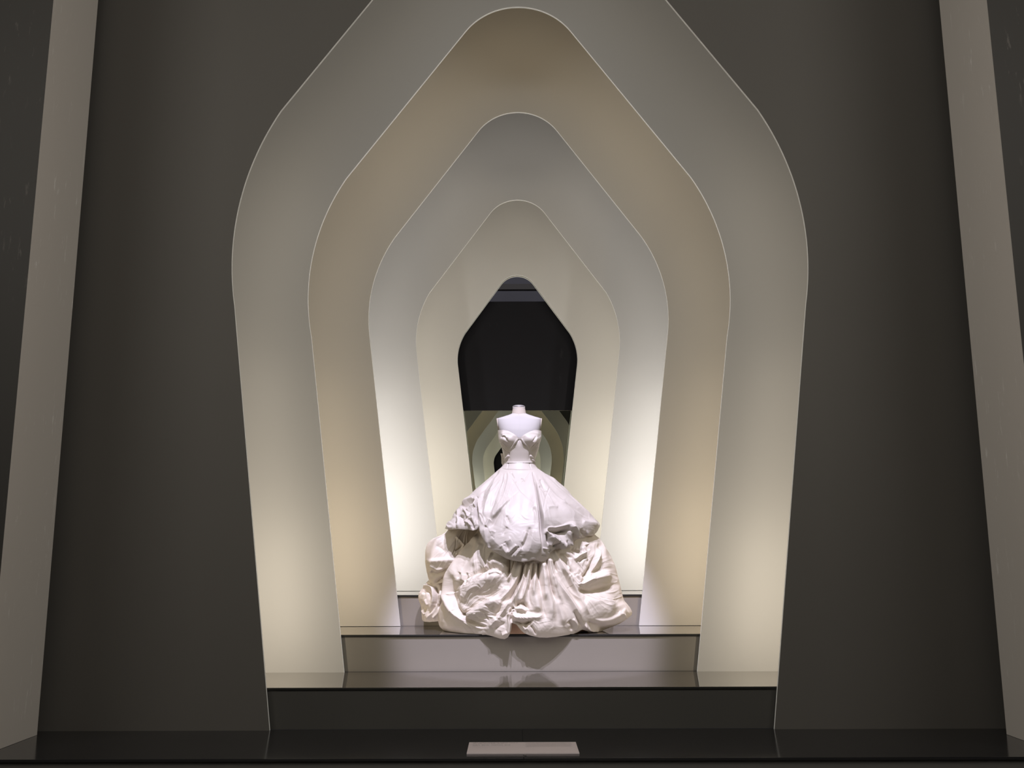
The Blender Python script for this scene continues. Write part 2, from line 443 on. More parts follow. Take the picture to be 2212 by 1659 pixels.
def stroke(px, py, D, pts, w, amp, kind='g', crisp=1.8, taper=.16):
    """raise or sink cloth along a drawn line: g = rounded ridge or groove, l / r = overlap whose left / right side lies on top"""
    pts = np.array(pts, float)
    W = np.broadcast_to(np.array(w, float), (len(pts),)); A = np.broadcast_to(np.array(amp, float), (len(pts),)) * (1.22 if kind == 'g' else 1.1)
    if len(pts) > 2:                                       # round the drawn line off
        k = np.arange(len(pts)); t = np.linspace(0, len(pts) - 1, (len(pts) - 1) * 4 + 1)
        i0 = np.clip(t.astype(int), 0, len(pts) - 2); f = (t - i0)[:, None]
        ext = np.vstack([2 * pts[0] - pts[1], pts, 2 * pts[-1] - pts[-2]])
        p0, p1, p2, p3 = ext[i0], ext[i0 + 1], ext[i0 + 2], ext[i0 + 3]
        W = np.interp(t, k, W); A = np.interp(t, k, A)
        pts = .5 * (2 * p1 + (p2 - p0) * f + (2 * p0 - 5 * p1 + 4 * p2 - p3) * f ** 2 + (3 * p1 - p0 - 3 * p2 + p3) * f ** 3)
    if kind == 'g':                                        # cloth cannot be pinched steeper than this
        lim = np.where(W < 2., .0050, .0100) * W; A = np.clip(A, -lim, lim)
    reach = W.max() * (2.6 if kind == 'g' else 4.5)
    m = (px > pts[:, 0].min() - reach) & (px < pts[:, 0].max() + reach) & (py > pts[:, 1].min() - reach) & (py < pts[:, 1].max() + reach)
    if not m.any(): return
    x = px[m]; y = py[m]
    seg = np.diff(pts, axis=0); sl = np.hypot(seg[:, 0], seg[:, 1]); cum = np.concatenate([[0], np.cumsum(sl)])
    best = np.full(x.shape, 1e9); sd = np.zeros_like(x); uu = np.zeros_like(x)
    for k in range(len(seg)):
        dx, dy = seg[k] / sl[k]
        rx, ry = x - pts[k, 0], y - pts[k, 1]
        t = np.clip(rx * dx + ry * dy, 0, sl[k])
        ex, ey = rx - t * dx, ry - t * dy
        d = np.hypot(ex, ey); cr = dx * ry - dy * rx
        q = d < best
        best = np.where(q, d, best); sd = np.where(q, np.sign(cr) * d, sd); uu = np.where(q, cum[k] + t, uu)
    Wv = np.interp(uu, cum, W); Av = np.interp(uu, cum, A)
    f = uu / cum[-1]
    e = np.clip(np.minimum(f / max(taper, 1e-6), (1 - f) / max(taper, .38 if kind == 'g' and Av.mean() < 0 else .2)), 0, 1); e = e * e * (3 - 2 * e)
    if kind == 'g':
        q = np.where(Wv < 7.5, .55, 0.)                        # narrow folds get a sharp crest and hollow flanks
        val = Av * ((1 - q) * np.exp(-(best / Wv) ** 2) + q * np.exp(-(np.sqrt(best ** 2 + .16) - .4) / (.85 * Wv)))
    else:
        sgn = sd if kind == 'l' else -sd
        val = Av * np.exp(-np.abs(best) / Wv) * .5 * (1 + np.tanh(sgn / (crisp * 1.8)))
        if kind in 'lr':
            val = val * e
        D[m] += val; return
    D[m] += val * (e if taper > 0 else 1)

def facets(x, y, seed):
    """piecewise flat noise: random heights on a triangle lattice, so it breaks along straight creases"""
    F2 = .36602540; G2 = .21132487
    s_ = (x + y) * F2; i = np.floor(x + s_); j = np.floor(y + s_)
    t = (i + j) * G2; x0 = x - (i - t); y0 = y - (j - t)
    up_ = x0 > y0; i1 = np.where(up_, 1, 0); j1 = 1 - i1
    # barycentric weights inside the lattice triangle
    a_, b_ = x0 + (x0 + y0) * F2, y0 + (x0 + y0) * F2
    w1 = np.abs(a_ - b_); w2 = np.minimum(a_, b_); w0 = 1 - w1 - w2
    ii, jj = i.astype(np.int64), j.astype(np.int64)
    return w0 * hash2(ii, jj, seed) + w1 * hash2(ii + i1, jj + j1, seed) + w2 * hash2(ii + 1, jj + 1, seed) - .5

def creases(px, py, D, win, n, ang, seed, amp=.003, ln=(8, 22), wd=(.9, 1.9), gain=2.1):
    """crisp creases over a window of the cloth, drawn out along a mean direction (degrees, 90 = downwards)"""
    m = (px > win[0] - 12) & (px < win[2] + 12) & (py > win[1] - 12) & (py < win[3] + 12)
    if not m.any(): return
    x, y = px[m], py[m]
    sp = 6.5 + 160. / (n + 4); a = math.radians(sum(ang) / 2)
    wx = x + .9 * sp * (vnoise(x / sp * .6, y / sp * .6, seed + 100) - .5) * 2; wy = y + .9 * sp * (vnoise(x / sp * .6, y / sp * .6, seed + 200) - .5) * 2
    u = (wx * math.cos(a) + wy * math.sin(a)) / (2.1 * sp); v = (-wx * math.sin(a) + wy * math.cos(a)) / sp
    h = facets(u, v, seed) + .42 * facets(u * 2.3 + 7, v * 2.3 + 3, seed + 1)
    sm = lambda d: .5 + .5 * np.tanh(d / 6)
    D[m] += gain * amp * h * sm(x - win[0]) * sm(win[2] - x) * sm(y - win[1]) * sm(win[3] - y)

def drapes(px, py, D, c, step, amp, seed, win, run=90.):
    """long folds of the cloth fanning out from c, one every few degrees"""
    sm = lambda d, w_=9.: .5 + .5 * np.tanh(d / w_)
    a = np.degrees(np.arctan2(px - c[0], py - c[1])); r = np.hypot(px - c[0], py - c[1])
    a = a + step * .9 * (vnoise(r / run, a / (step * 3), seed + 3) - .5) * 2
    n = .68 * (1 - np.abs(2 * vnoise(a / step + 50, r / run, seed) - 1)) + .32 * (1 - np.abs(2 * vnoise(a / step * 2.3 + 50, r / run * 1.7, seed + 1) - 1))
    D += amp * (n - .55) * sm(px - win[0]) * sm(win[2] - px) * sm(py - win[1]) * sm(win[3] - py)

def grid_normals(P):
    du = np.gradient(P, axis=1); dv = np.gradient(P, axis=0)
    n = np.cross(du, dv); n /= np.linalg.norm(n, axis=-1, keepdims=True) + 1e-12
    return n

def grid_faces(nr, nc, off=0, wrap=False):
    i = np.arange(nr - 1)[:, None]; j = np.arange(nc - 1 if not wrap else nc)[None, :]
    a = i * nc + j; b = i * nc + (j + 1) % nc; c = (i + 1) * nc + (j + 1) % nc; d = (i + 1) * nc + j
    return np.stack([a, b, c, d], -1).reshape(-1, 4) + off

def np_mesh(name, V, F):
    me = bpy.data.meshes.new(name)
    V = np.ascontiguousarray(V, np.float32); F = np.ascontiguousarray(F, np.int32)
    me.vertices.add(len(V)); me.vertices.foreach_set('co', V.ravel())
    me.loops.add(F.size); me.loops.foreach_set('vertex_index', F.ravel())
    me.polygons.add(len(F)); me.polygons.foreach_set('loop_start', np.arange(0, F.size, 4, dtype=np.int32))
    me.update(calc_edges=True)
    me.polygons.foreach_set('use_smooth', np.ones(len(F), bool))
    return me

def shell(name, L, R, Ct, top, hem, B, y0, ns, nv, sculpt, m, parent, kb=.87, curl=.05, pw=2.0, nb=60, guard=3.0, vpow=1.0, hemround=0.0):
    """closed cloth shell: outline and hem drawn from the front, elliptical in plan, folds sculpted on its front"""
    phi = np.linspace(-math.pi / 2, math.pi / 2, ns); s = np.sin(phi)
    def X(sv, y):
        c = Ct(y); return np.where(sv < 0, c + sv * (c - L(y)), c + sv * (R(y) - c))
    hx = np.array(hem, float)
    yh = np.full(ns, hx[:, 1].mean())
    for _ in range(60):
        yh = .6 * yh + .4 * np.interp(X(s, yh), hx[:, 0], hx[:, 1])
    tp = np.array(top, float)
    yt = np.full(ns, tp[:, 1].mean())
    for _ in range(40):
        yt = .5 * yt + .5 * np.interp(X(s, yt), tp[:, 0], tp[:, 1])
    v = np.linspace(0, 1, nv)[:, None] ** vpow
    def blur(a, n):
        k = np.hanning(2 * n + 3)[1:-1]; k /= k.sum()
        return np.convolve(np.pad(a, n, mode='edge'), k, 'valid')
    yh = blur(yh, max(2, ns // 210)); ys_ = blur(yh, max(6, ns // 24))     # rows run smoothly above an uneven hem
    py = yt[None, :] + (ys_ - yt)[None, :] * v + (yh - ys_)[None, :] * v ** 7
    px = X(np.broadcast_to(s, py.shape), py)
    prof = (1 - np.abs(np.broadcast_to(s, py.shape)) ** pw) ** (1 / pw)
    Yd = y0 - B(py) * prof
    if hemround:
        Yd = Yd + hemround * np.clip((v - .9) / .1, 0, 1) ** 2 * prof
    P = unproj(px, py, Yd)
    N = grid_normals(P)
    ref = np.stack([P[..., 0] - P[..., 0].mean(), P[..., 1] - (y0 + .05), 0 * P[..., 2]], -1)
    N *= np.sign((N * ref).sum(-1, keepdims=True).mean())
    D = np.zeros(px.shape)
    sculpt(px, py, D)
    g = np.clip(np.cos(phi) * guard, 0, 1)[None, :]
    Q = P + N * (D * g)[..., None]
    on_step = (Q[..., 1] > 5.772) & (Q[..., 2] < ZT[2] + .0015)
    Q[..., 2][on_step] = ZT[2] + .0015                              # cloth lies on the step it stands on
    # back half, coarse
    jj = np.linspace(0, ns - 1, nb).round().astype(int); ii = np.linspace(0, nv - 1, 50).round().astype(int)
    Bk = P[ii][:, jj].copy(); Bk[..., 1] = y0 + kb * (y0 - Bk[..., 1])
    Bk[..., 2] = np.maximum(Bk[..., 2], ZT[2] + .0015)
    V = [Q.reshape(-1, 3)]; F = [grid_faces(nv, ns)]
    off = nv * ns
    # inward return of the hem
    if curl > 0:
        h = Q[-1]; ax = np.array([h[:, 0].mean(), y0, 0])
        inw = ax - h; inw[:, 2] = 0; inw /= np.linalg.norm(inw, axis=1, keepdims=True) + 1e-9
        rows = []
        for k in range(1, 6):
            a = k / 5
            r = h + inw * (curl * a) + np.array([0, 0, 1.]) * (curl * (a * a * 1.3 - a * .12))
            rows.append(r)
        V.append(np.array(rows).reshape(-1, 3))
        idx = np.concatenate([np.arange((nv - 1) * ns, nv * ns), off + np.arange(5 * ns)]).reshape(6, ns)
        F.append(np.stack([idx[:-1, :-1], idx[:-1, 1:], idx[1:, 1:], idx[1:, :-1]], -1).reshape(-1, 4))
        off += 5 * ns
    V.append(Bk.reshape(-1, 3)); F.append(grid_faces(len(ii), nb, off)[:, ::-1])
    o = link(name, np_mesh(name, np.concatenate(V), np.concatenate(F)), m, parent)
    if parent is not None: o.matrix_parent_inverse = Matrix.Translation(-Vector(parent.location))
    return o

base = unproj(np.array(1121.), np.array(1360.), np.array(Y0)); AX = float(base[0])
gown = thing('ball_gown', 'strapless ivory satin ball gown with draped puffed two-tier skirt, worn by the headless dress form', 'gown', (AX, Y0, ZT[2]))
form = thing('dress_form', 'headless off-white linen dress form with neck cap, standing inside the ivory gown', 'dress form', (AX, Y0, ZT[2]))

# --- dress form: torso, neck, cap, arm plates, pole
tL = pl([(893, 1106), (895, 1102), (899, 1090), (905.2, 1073.5), (909, 1073.6), (916, 1074.6), (930, 1077.5), (950, 1082), (975, 1088), (996, 1093), (1010, 1090)])
tR = pl([(893, 1136.3), (895, 1141), (899, 1153), (905.2, 1169.6), (909, 1169.4), (916, 1168.6), (930, 1166), (950, 1162), (975, 1156), (996, 1153), (1010, 1156)])
tB = pl([(893, .042), (897, .055), (905, .068), (918, .088), (930, .100), (945, .105), (970, .09), (996, .078), (1010, .08)])
def tsc(px, py, D):
    stroke(px, py, D, [(1121, 893), (1121.5, 950)], .7, -.0015, taper=.05)
shell('torso', tL, tR, pl([(890, 1121), (1010, 1122)]), [(1060, 893), (1180, 893)], [(1060, 1008), (1180, 1008)], tB, Y0, 160, 160, tsc, 'linen', form, kb=.8, curl=0, pw=2.3, guard=6)
def lathe_px(name, prof, m, parent, yc=Y0, tilt=0., n=48, cap=False):
    V = []; F = []
    for (xc, yy, hw) in prof:
        c = unproj(np.array(float(xc)), np.array(float(yy)), np.array(yc)); r = hw / FPX * yc
        for k in range(n):
            a = 2 * math.pi * k / n
            V.append((c[0] + r * math.cos(a), c[1] + r * math.sin(a), c[2] + tilt * r * math.sin(a)))
    V = np.array(V); F = grid_faces(len(prof), n, 0, True)
    faces = [tuple(f) for f in F]
    if cap: faces.append(tuple(range(n)))
    me = mesh_from(name, V, faces)
    o = link(name, me, m, parent, True); o.matrix_parent_inverse = Matrix.Translation(-Vector(parent.location))
    return o
lathe_px('neck', [(1120.8, 879.5, 13.2), (1120.9, 884, 13.8), (1121, 889, 14.6), (1121, 893.5, 15.4), (1121, 897, 15.8), (1121, 903, 15.0)], 'linenedge', form, tilt=.12)
o = lathe_px('neck_cap', [(1120.7, 877.6, 12.7), (1120.7, 878.2, 13.5), (1120.8, 879.6, 13.7), (1120.8, 880.4, 13.4)], 'linen', form, tilt=.42, cap=True)
for sx, xs in ((-1, 1074.2), (1, 1169.2)):
    a = unproj(np.array(xs), np.array(917.), np.array(Y0 + .01))
    bm = bmesh.new(); bmesh.ops.create_cone(bm, cap_ends=True, segments=32, radius1=.5, radius2=.46, depth=1)
    me = bpy.data.meshes.new('arm_plate')
    for vv in bm.verts:
        x, y, z = vv.co; vv.co = Vector((a[0] + sx * (z * .006) + .25 * sx * (-.012) - sx * .115 * (-y * .085 - .0) * 1.0, a[1] + x * .10, a[2] + y * .085))
    bm.to_mesh(me); bm.free()
    o = link('arm_plate', me, 'linenedge', form); o.matrix_parent_inverse = Matrix.Translation(-Vector(form.location))
bm = bmesh.new(); bmesh.ops.create_cone(bm, cap_ends=True, segments=24, radius1=.018, radius2=.018, depth=.62)
for vv in bm.verts: vv.co.z += .31
me = bpy.data.meshes.new('pole'); bm.to_mesh(me); bm.free(); link('pole', me, 'steel', form)
bm = bmesh.new(); bmesh.ops.create_cone(bm, cap_ends=True, segments=40, radius1=.17, radius2=.16, depth=.012)
for vv in bm.verts: vv.co.z += .007
me = bpy.data.meshes.new('foot_plate'); bm.to_mesh(me); bm.free(); link('foot_plate', me, 'steel', form)

# --- bodice
bL = pl([(925, 1075), (932, 1075.3), (944, 1077), (956.5, 1080.5), (968.5, 1084), (976, 1085.7), (986, 1088), (996, 1090.5), (1002, 1089)])
bR = pl([(925, 1169.5), (932, 1169.6), (944, 1169), (955, 1166.5), (972, 1163), (984, 1159), (996, 1155), (1002, 1157)])
bB = pl([(925, .100), (935, .112), (948, .118), (962, .108), (975, .098), (996, .086), (1002, .092)])
def bsc(px, py, D):
    for cx_ in (1096.5, 1146.5):
        D += .030 * np.exp(-(((px - cx_) / 15) ** 2 + ((py - 949) / 10) ** 2))
    D += -.014 * np.exp(-(((px - 1121.5) / 5) ** 2 + ((py - 950) / 9) ** 2))
    creases(px, py, D, (1078, 935, 1100, 990), 10, (20, 90), 3, .0032, (6, 14), (.7, 1.3)); creases(px, py, D, (1144, 935, 1168, 990), 10, (90, 160), 4, .0032, (6, 14), (.7, 1.3))
    st = lambda *a, **k: stroke(px, py, D, *a, **k)
    # cup seams running from the centre dip down to the side of the midriff panel
    st([(1120, 946), (1113, 956), (1106, 966), (1100, 973)], 1.5, .005); st([(1122, 948), (1116, 957), (1108, 967)], 1.3, -.006)
    st([(1125, 946), (1131, 956), (1138, 963), (1144, 971)], 1.5, .005); st([(1123, 948), (1129, 957), (1138, 966)], 1.3, -.006)
    # gathers on the cups
    st([(1084, 945), (1091, 943.5), (1097, 948), (1103, 957)], 1.7, -.010); st([(1087, 942), (1094, 941.5), (1101, 948)], 2, .006)
    st([(1087, 951), (1091, 957), (1097, 968)], 1.5, -.007); st([(1083, 955), (1090, 966), (1098, 972)], 1.6, -.007); st([(1084, 964), (1091, 972), (1098, 975)], 1.8, -.006)
    st([(1155, 943), (1150, 948), (1145, 954)], 1.2, -.011); st([(1157, 944), (1152, 951), (1147, 957)], 1.8, .006)
    st([(1158, 952), (1151, 962), (1145, 969)], 1.5, -.007); st([(1162, 956), (1154, 967), (1147, 972)], 1.6, -.007); st([(1162, 964), (1155, 971), (1147, 976)], 1.8, -.006)
    st([(1081, 938), (1100, 936), (1116, 946)], 4, .005); st([(1165, 938), (1145, 936), (1127, 946)], 4, .005)
    # top hem, panel seams, waist seam
    st([(1100, 975), (1100, 985), (1099, 996)], 1.0, -.004); st([(1144, 974), (1143.5, 985), (1143, 996)], 1.0, -.004)
    st([(1089, 996), (1094, 989), (1100, 983)], 2.4, .007)
    st([(1155, 994), (1150, 988), (1144, 983)], 2.4, .007); st([(1157, 998), (1151, 994), (1147, 992)], 1.8, .009)
shell('bodice', bL, bR, pl([(925, 1122), (1002, 1122)]),
      [(1070, 929.5), (1077, 929), (1087, 928.6), (1098, 931), (1109, 937), (1118, 943.5), (1121.5, 945), (1125, 944), (1136, 937), (1146, 932), (1156, 928.6), (1163, 929.2), (1172, 931)],
      [(1060, 1000), (1190, 999)], bB, Y0, 240, 200, bsc, 'satin', gown, kb=.8, curl=0, pw=2.25, guard=5)

# --- upper tier
uL = pl([(994, 1091), (998, 1090), (1008, 1084), (1016, 1075), (1024, 1066), (1043, 1044), (1059, 1025), (1072, 1013), (1085, 1001), (1096, 991), (1104, 984), (1112, 979), (1118, 977), (1126, 971), (1136, 964), (1141, 961.5), (1150, 966), (1165, 985), (1180, 1000), (1215, 1020)])
uR = pl([(994, 1154), (998, 1155), (1009.5, 1160), (1018, 1171), (1029, 1187.6), (1042, 1207), (1059, 1226), (1072, 1237), (1085, 1251), (1100, 1266), (1112, 1278), (1122, 1287), (1128, 1293), (1134, 1296), (1142, 1293), (1150, 1288), (1156, 1280), (1170, 1262), (1190, 1235), (1215, 1215)])
uC = pl([(994, 1122), (1060, 1124), (1140, 1126), (1215, 1122)])
uB = pl([(994, .082), (1003, .092), (1014, .112), (1030, .152), (1060, .222), (1100, .295), (1140, .350), (1175, .385), (1200, .392), (1215, .380)])
uHem = [(950, 1141), (962, 1142), (975, 1144), (990, 1143), (1010, 1144), (1022, 1146), (1029, 1144), (1035, 1138.5), (1042, 1140.5), (1048, 1141.5), (1050.5, 1150), (1052, 1166), (1055, 1176), (1062, 1186), (1072, 1193.5), (1083, 1199), (1095, 1206), (1110, 1210.5), (1126, 1213), (1138, 1212), (1150, 1209.5), (1160, 1211), (1167, 1213), (1180, 1213), (1186, 1209), (1188, 1196), (1193, 1191), (1206, 1185), (1222, 1180), (1233, 1175), (1241, 1167), (1248, 1164.5), (1258, 1162.5), (1275, 1158), (1284, 1154), (1290, 1146), (1296, 1137), (1305, 1136)]
def usc(px, py, D):
    st = lambda *a, **k: stroke(px, py, D, *a, **k)
    # soft billow of the centre lobe and of the right wing
    D += .014 * np.exp(-(((px - 1100) / 42) ** 2 + ((py - 1150) / 50) ** 2))
    D += .022 * np.exp(-(((px - 1225) / 40) ** 2 + ((py - 1110) / 26) ** 2))
    D += .018 * np.exp(-(((px - 1275) / 18) ** 2 + ((py - 1142) / 12) ** 2))
    # hip band seam
    st([(1079, 1012), (1095, 1014), (1121, 1015), (1148, 1015), (1162, 1012)], .9, -.003); st([(1098, 997), (1097, 1006), (1095, 1014)], .8, -.003); st([(1143, 995), (1145, 1005), (1148, 1015)], .8, -.003)
    # deep box pleat right of centre: edge, recessed strip, wing edge
    st([(1149, 1016), (1155, 1046), (1160, 1076), (1162.5, 1109), (1165.5, 1143), (1167.5, 1178), (1167.5, 1212)], [14, 20, 26, 30, 34, 36, 36], [.006, .014, .020, .026, .030, .030, .028], 'l', 1.0, .05)
    st([(1150, 1016), (1158, 1046), (1163.5, 1078), (1168, 1103), (1172, 1122), (1174, 1140), (1176, 1148)], [10, 16, 20, 24, 24, 22, 18], [.004, .012, .018, .022, .024, .024, .02], 'r', 1.0, .08)
    st([(1150, 1018), (1157, 1050), (1163, 1085), (1167, 1115), (1169.5, 1145), (1172, 1175), (1176, 1200)], [1.5, 2, 2.4, 3, 4, 5, 8], [-.008, -.014, -.02, -.024, -.026, -.022, -.010], taper=.05)
    # left dart, flap and the fold under it
    st([(1095, 1016), (1089, 1050), (1080, 1075), (1073, 1090), (1063, 1107), (1057, 1123)], [5, 7, 7, 6, 5, 4], [.003, .005, .005, .006, .007, .006], 'r', 2.2, .06)
    st([(1104, 1078), (1090, 1092.5), (1076, 1109), (1061, 1124)], [14, 12, 9, 6], [.004, .014, .022, .020], 'l', .9, .10)
    st([(1086, 1100), (1074, 1116), (1064, 1132), (1056, 1146)], [3, 5, 6.5, 5], [-.004, -.014, -.022, -.014])
    st([(1059, 1122), (1054, 1131), (1049.5, 1140)], 3, .012, taper=.1)
    st([(1050.5, 1138), (1051.5, 1152), (1055, 1172), (1062, 1185)], 7, .022, 'r', 1.0, .1) if False else st([(1062, 1185), (1055, 1172), (1051.5, 1152), (1050.5, 1138)], 8, .020, 'r', 1.0, .1)
    st([(1095, 1018), (1091, 1045), (1082, 1075), (1072, 1098)], 2.2, -.008); st([(1089, 1018), (1081, 1045), (1071, 1072), (1063, 1100), (1055, 1130)], [2, 3, 4, 4, 4], [-.003, -.008, -.010, -.010, -.006])
    st([(1084, 1014), (1070, 1036), (1058, 1066), (1049, 1100), (1044, 1130)], [3, 4, 5, 6, 6], [.003, .006, .010, .012, .010]); st([(1081, 1012), (1063, 1032), (1043, 1058), (1031, 1074)], [2, 2.5, 2.5, 2], [-.004, -.008, -.009, -.006])
    st([(1080, 1014), (1058, 1042), (1046, 1060), (1041, 1085), (1038, 1108)], 4, -.007); st([(1076, 1016), (1052, 1040), (1030, 1062), (1008, 1082), (995, 1096)], [3, 4, 4, 5, 4], [.004, .008, .010, .012, .008])
    st([(1070, 1022), (1045, 1046), (1022, 1068), (1004, 1088)], 2.0, -.007)
    # gather at left: nip, standing tan fold, pockets
    st([(1030, 1071), (1028, 1082), (1026, 1100), (1025, 1118), (1024, 1132)], [3, 5, 6, 6, 5], [.010, .020, .026, .026, .02], 'l', 1.0, .1)
    st([(1031, 1072), (1030.5, 1095), (1031, 1118), (1034, 1136)], [1.6, 2.4, 2.6, 2.2], [-.014, -.022, -.024, -.02], taper=.05)
    st([(1034, 1074), (1036, 1100), (1041, 1122), (1047, 1136)], 4, .014); st([(1038, 1110), (1043, 1122), (1047, 1135)], 1.8, -.012)
    st([(1028, 1080), (1014, 1087), (1000, 1096), (993, 1102)], [3, 4, 4, 3], [-.016, -.024, -.018, -.010]); st([(1027, 1092), (1018, 1104), (1011, 1114)], 4, -.018)
    st([(1025, 1076), (1010, 1083), (998, 1092)], 2.2, .010); st([(1002, 1099), (1008, 1108), (1013, 1119)], 2.2, .014); st([(1022, 1090), (1014, 1097), (1008, 1104)], 2, .010); st([(1024, 1106), (1019, 1116), (1016, 1126)], 3, .010)
    st([(992, 1099), (991, 1115), (990, 1132), (986, 1142)], 2.6, .013); st([(985, 1105), (984, 1120), (980, 1138)], 3.5, -.014); st([(996, 1112), (1000, 1126), (1008, 1138)], 4, -.012)
    st([(1018, 1122), (1021, 1134), (1024, 1146)], [2, 2.4, 2], -.026, taper=.1); st([(1004, 1128), (1014, 1132), (1020, 1137)], 4, .014); st([(975, 1127), (968, 1136), (975, 1142)], 4, .012)
    # centre panel: crossed seams and dents
    st([(1099, 1019), (1110, 1040), (1122, 1061), (1138, 1077), (1154, 1094)], .9, -.0016, taper=.03); st([(1148, 1017), (1134, 1036), (1118, 1050)], .8, -.002); st([(1122, 1061), (1108, 1072), (1096, 1082)], .9, -.0016, taper=.03)
    st([(1104, 1022), (1112, 1036)], 2, -.004); st([(1126, 1033), (1134, 1043)], 2, -.004); st([(1106, 1046), (1116, 1040)], 2.5, -.003)
    st([(1094, 1115), (1099, 1127), (1103, 1137)], [2, 3, 5], -.006); st([(1097, 1140), (1090, 1150), (1089, 1162)], 5, -.008); st([(1149, 1098), (1156, 1108), (1158, 1128), (1156, 1145)], 5, -.009)
    st([(1144, 1140), (1141, 1155), (1135, 1170), (1128, 1182), (1123, 1192)], [3, 5, 5, 4, 3], [-.006, -.014, -.016, -.014, -.008], taper=.1); st([(1138, 1150), (1132, 1165), (1126, 1176)], 4, .008)
    st0 = st; st = lambda p, w_, a_, *r, **k: st0(p, np.array(w_) * 1.35, np.array(a_) * .62, *r, **k)   # the centre lobe is only softly dented
    st([(1149, 1145), (1148, 1165), (1143, 1185), (1136, 1200)], 5, .012); st([(1106, 1166), (1096, 1172), (1090, 1180)], 3, .009); st([(1092, 1170), (1098, 1184), (1102, 1192)], 3, -.010); st([(1085, 1176), (1091, 1188), (1098, 1197)], 3, .010)
    st([(1122, 1181), (1113, 1190), (1104, 1198), (1097, 1205)], 1.8, -.014, taper=.1); st([(1118, 1178), (1107, 1187), (1098, 1197)], 2.6, .012); st([(1127, 1184), (1119, 1194), (1112, 1204)], 3, .012)
    st([(1062, 1158), (1073, 1172), (1088, 1185)], 5, .008); st([(1058, 1150), (1064, 1148), (1072, 1152)], 2.2, .006); st([(1070, 1164), (1060, 1156)], 2, -.005); st([(1132, 1196), (1133, 1208)], 3, -.010)
    st = st0
    st([(1122, 1212), (1140, 1209), (1152, 1205), (1164, 1210)], 3, .006); st([(1172, 1184), (1184, 1186)], 2, .006); st([(1169, 1200), (1182, 1202)], 1.4, -.005)
    # right wing: long folds sweeping to the tip
    st([(1176, 1022), (1188, 1030), (1210, 1052), (1235, 1075), (1262, 1104), (1288, 1126)], [5, 6, 7, 8, 8, 7], [.006, .012, .018, .020, .018, .012], 'r', 1.0, .06)
    st([(1190, 1032), (1212, 1051), (1238, 1074), (1264, 1101), (1288, 1123)], [2, 3, 3.5, 3.5, 3], [-.006, -.013, -.015, -.014, -.008])
    st([(1166, 1028), (1190, 1060), (1222, 1092), (1252, 1111), (1289, 1130)], [4, 5, 6, 6, 5], [.002, .006, .014, .018, .012], 'l', 1.0, .1)
    st([(1210, 1088), (1234, 1101), (1258, 1117), (1285, 1133)], [3, 5, 6, 4], [-.006, -.016, -.020, -.010]); st([(1206, 1082), (1222, 1108), (1240, 1134), (1250, 1150)], 8, .005)
    st([(1166, 1036), (1172, 1052), (1180, 1062)], 3, -.006); st([(1163, 1052), (1174, 1062), (1184, 1068)], 2, -.007); st([(1160, 1046), (1174, 1055), (1186, 1066)], .9, -.002); st([(1188, 1050), (1180, 1070), (1174, 1092), (1172, 1112)], .9, -.0025)
    st([(1180, 1020), (1200, 1036), (1228, 1062)], 2, -.004); st([(1180, 1100), (1192, 1098), (1204, 1100)], 4, .005); st([(1255, 1128), (1272, 1131), (1290, 1132)], 4, .010)
    # right swag: upper lip, shadowed mouth, rolled hem, tuft
    st([(1175, 1146), (1186, 1139.5), (1198, 1139), (1212, 1136.5), (1226, 1133), (1237, 1133), (1246, 1143), (1254, 1153), (1266, 1157)], [6, 8, 9, 9, 9, 9, 9, 8, 7], [.008, .020, .024, .026, .028, .030, .030, .024, .016], 'l' if False else 'r', 1.1, .06) if False else st([(1266, 1157), (1254, 1153), (1246, 1143), (1237, 1133), (1226, 1133), (1212, 1136.5), (1198, 1139), (1186, 1139.5), (1175, 1146)], [7, 8, 9, 9, 9, 9, 9, 8, 6], [.016, .024, .030, .030, .028, .026, .024, .020, .008], 'r', 1.1, .06)
    st([(1181, 1145.5), (1194, 1147), (1208, 1149), (1222, 1146), (1232, 1140)], [2.5, 5, 7, 7, 5], [-.016, -.046, -.062, -.060, -.040], taper=.1)
    st([(1176, 1146), (1190, 1158), (1206, 1169), (1222, 1172), (1236, 1168)], [4, 6, 8, 8, 5], [.012, .026, .034, .032, .02], taper=.1)
    st([(1188, 1180), (1192, 1168), (1188, 1158)], 3, .012); st([(1196, 1184), (1201, 1174), (1206, 1164)], 2.4, -.016); st([(1206, 1183), (1212, 1172), (1216, 1164)], 2.4, .016); st([(1214, 1180), (1221, 1170), (1226, 1164)], 2.4, -.018)
    st([(1227, 1143), (1233, 1140), (1241, 1152), (1246, 1162)], [3, 4, 4, 3], [.03, .046, .046, .03], taper=.1); st([(1227, 1146), (1230, 1160), (1228, 1174)], 3, .036, taper=.1); st([(1233, 1150), (1236, 1160), (1234, 1168)], 1.8, -.034, taper=.1); st([(1237, 1146), (1243, 1157)], 1.3, -.02)
    st([(1180, 1150), (1183, 1165), (1186, 1180)], 2.4, -.020); st([(1186, 1194), (1191, 1186)], 1.6, -.02)
    st([(1250, 1142), (1256, 1152), (1262, 1160)], 4, -.012); st([(1262, 1150), (1280, 1152)], 5, .010)
    # wrinkles
    drapes(px, py, D, (1123, 975), 6.5, .008, 311, (1030, 1030, 1092, 1138)); drapes(px, py, D, (1123, 975), 7.5, .009, 313, (1172, 1030, 1292, 1150)); drapes(px, py, D, (1030, 1073), 13., .014, 315, (966, 1078, 1030, 1146), 40.)
    creases(px, py, D, (1045, 1020, 1200, 1110), 20, (50, 130), 3, .0012, (10, 30), (1.2, 2.6))
    creases(px, py, D, (1052, 1110, 1165, 1210), 24, (-60, 60), 5, .0015, (8, 24), (1.2, 2.6))
    creases(px, py, D, (1176, 1060, 1290, 1160), 27, (10, 70), 7, .0018, (10, 32), (1.2, 2.6))
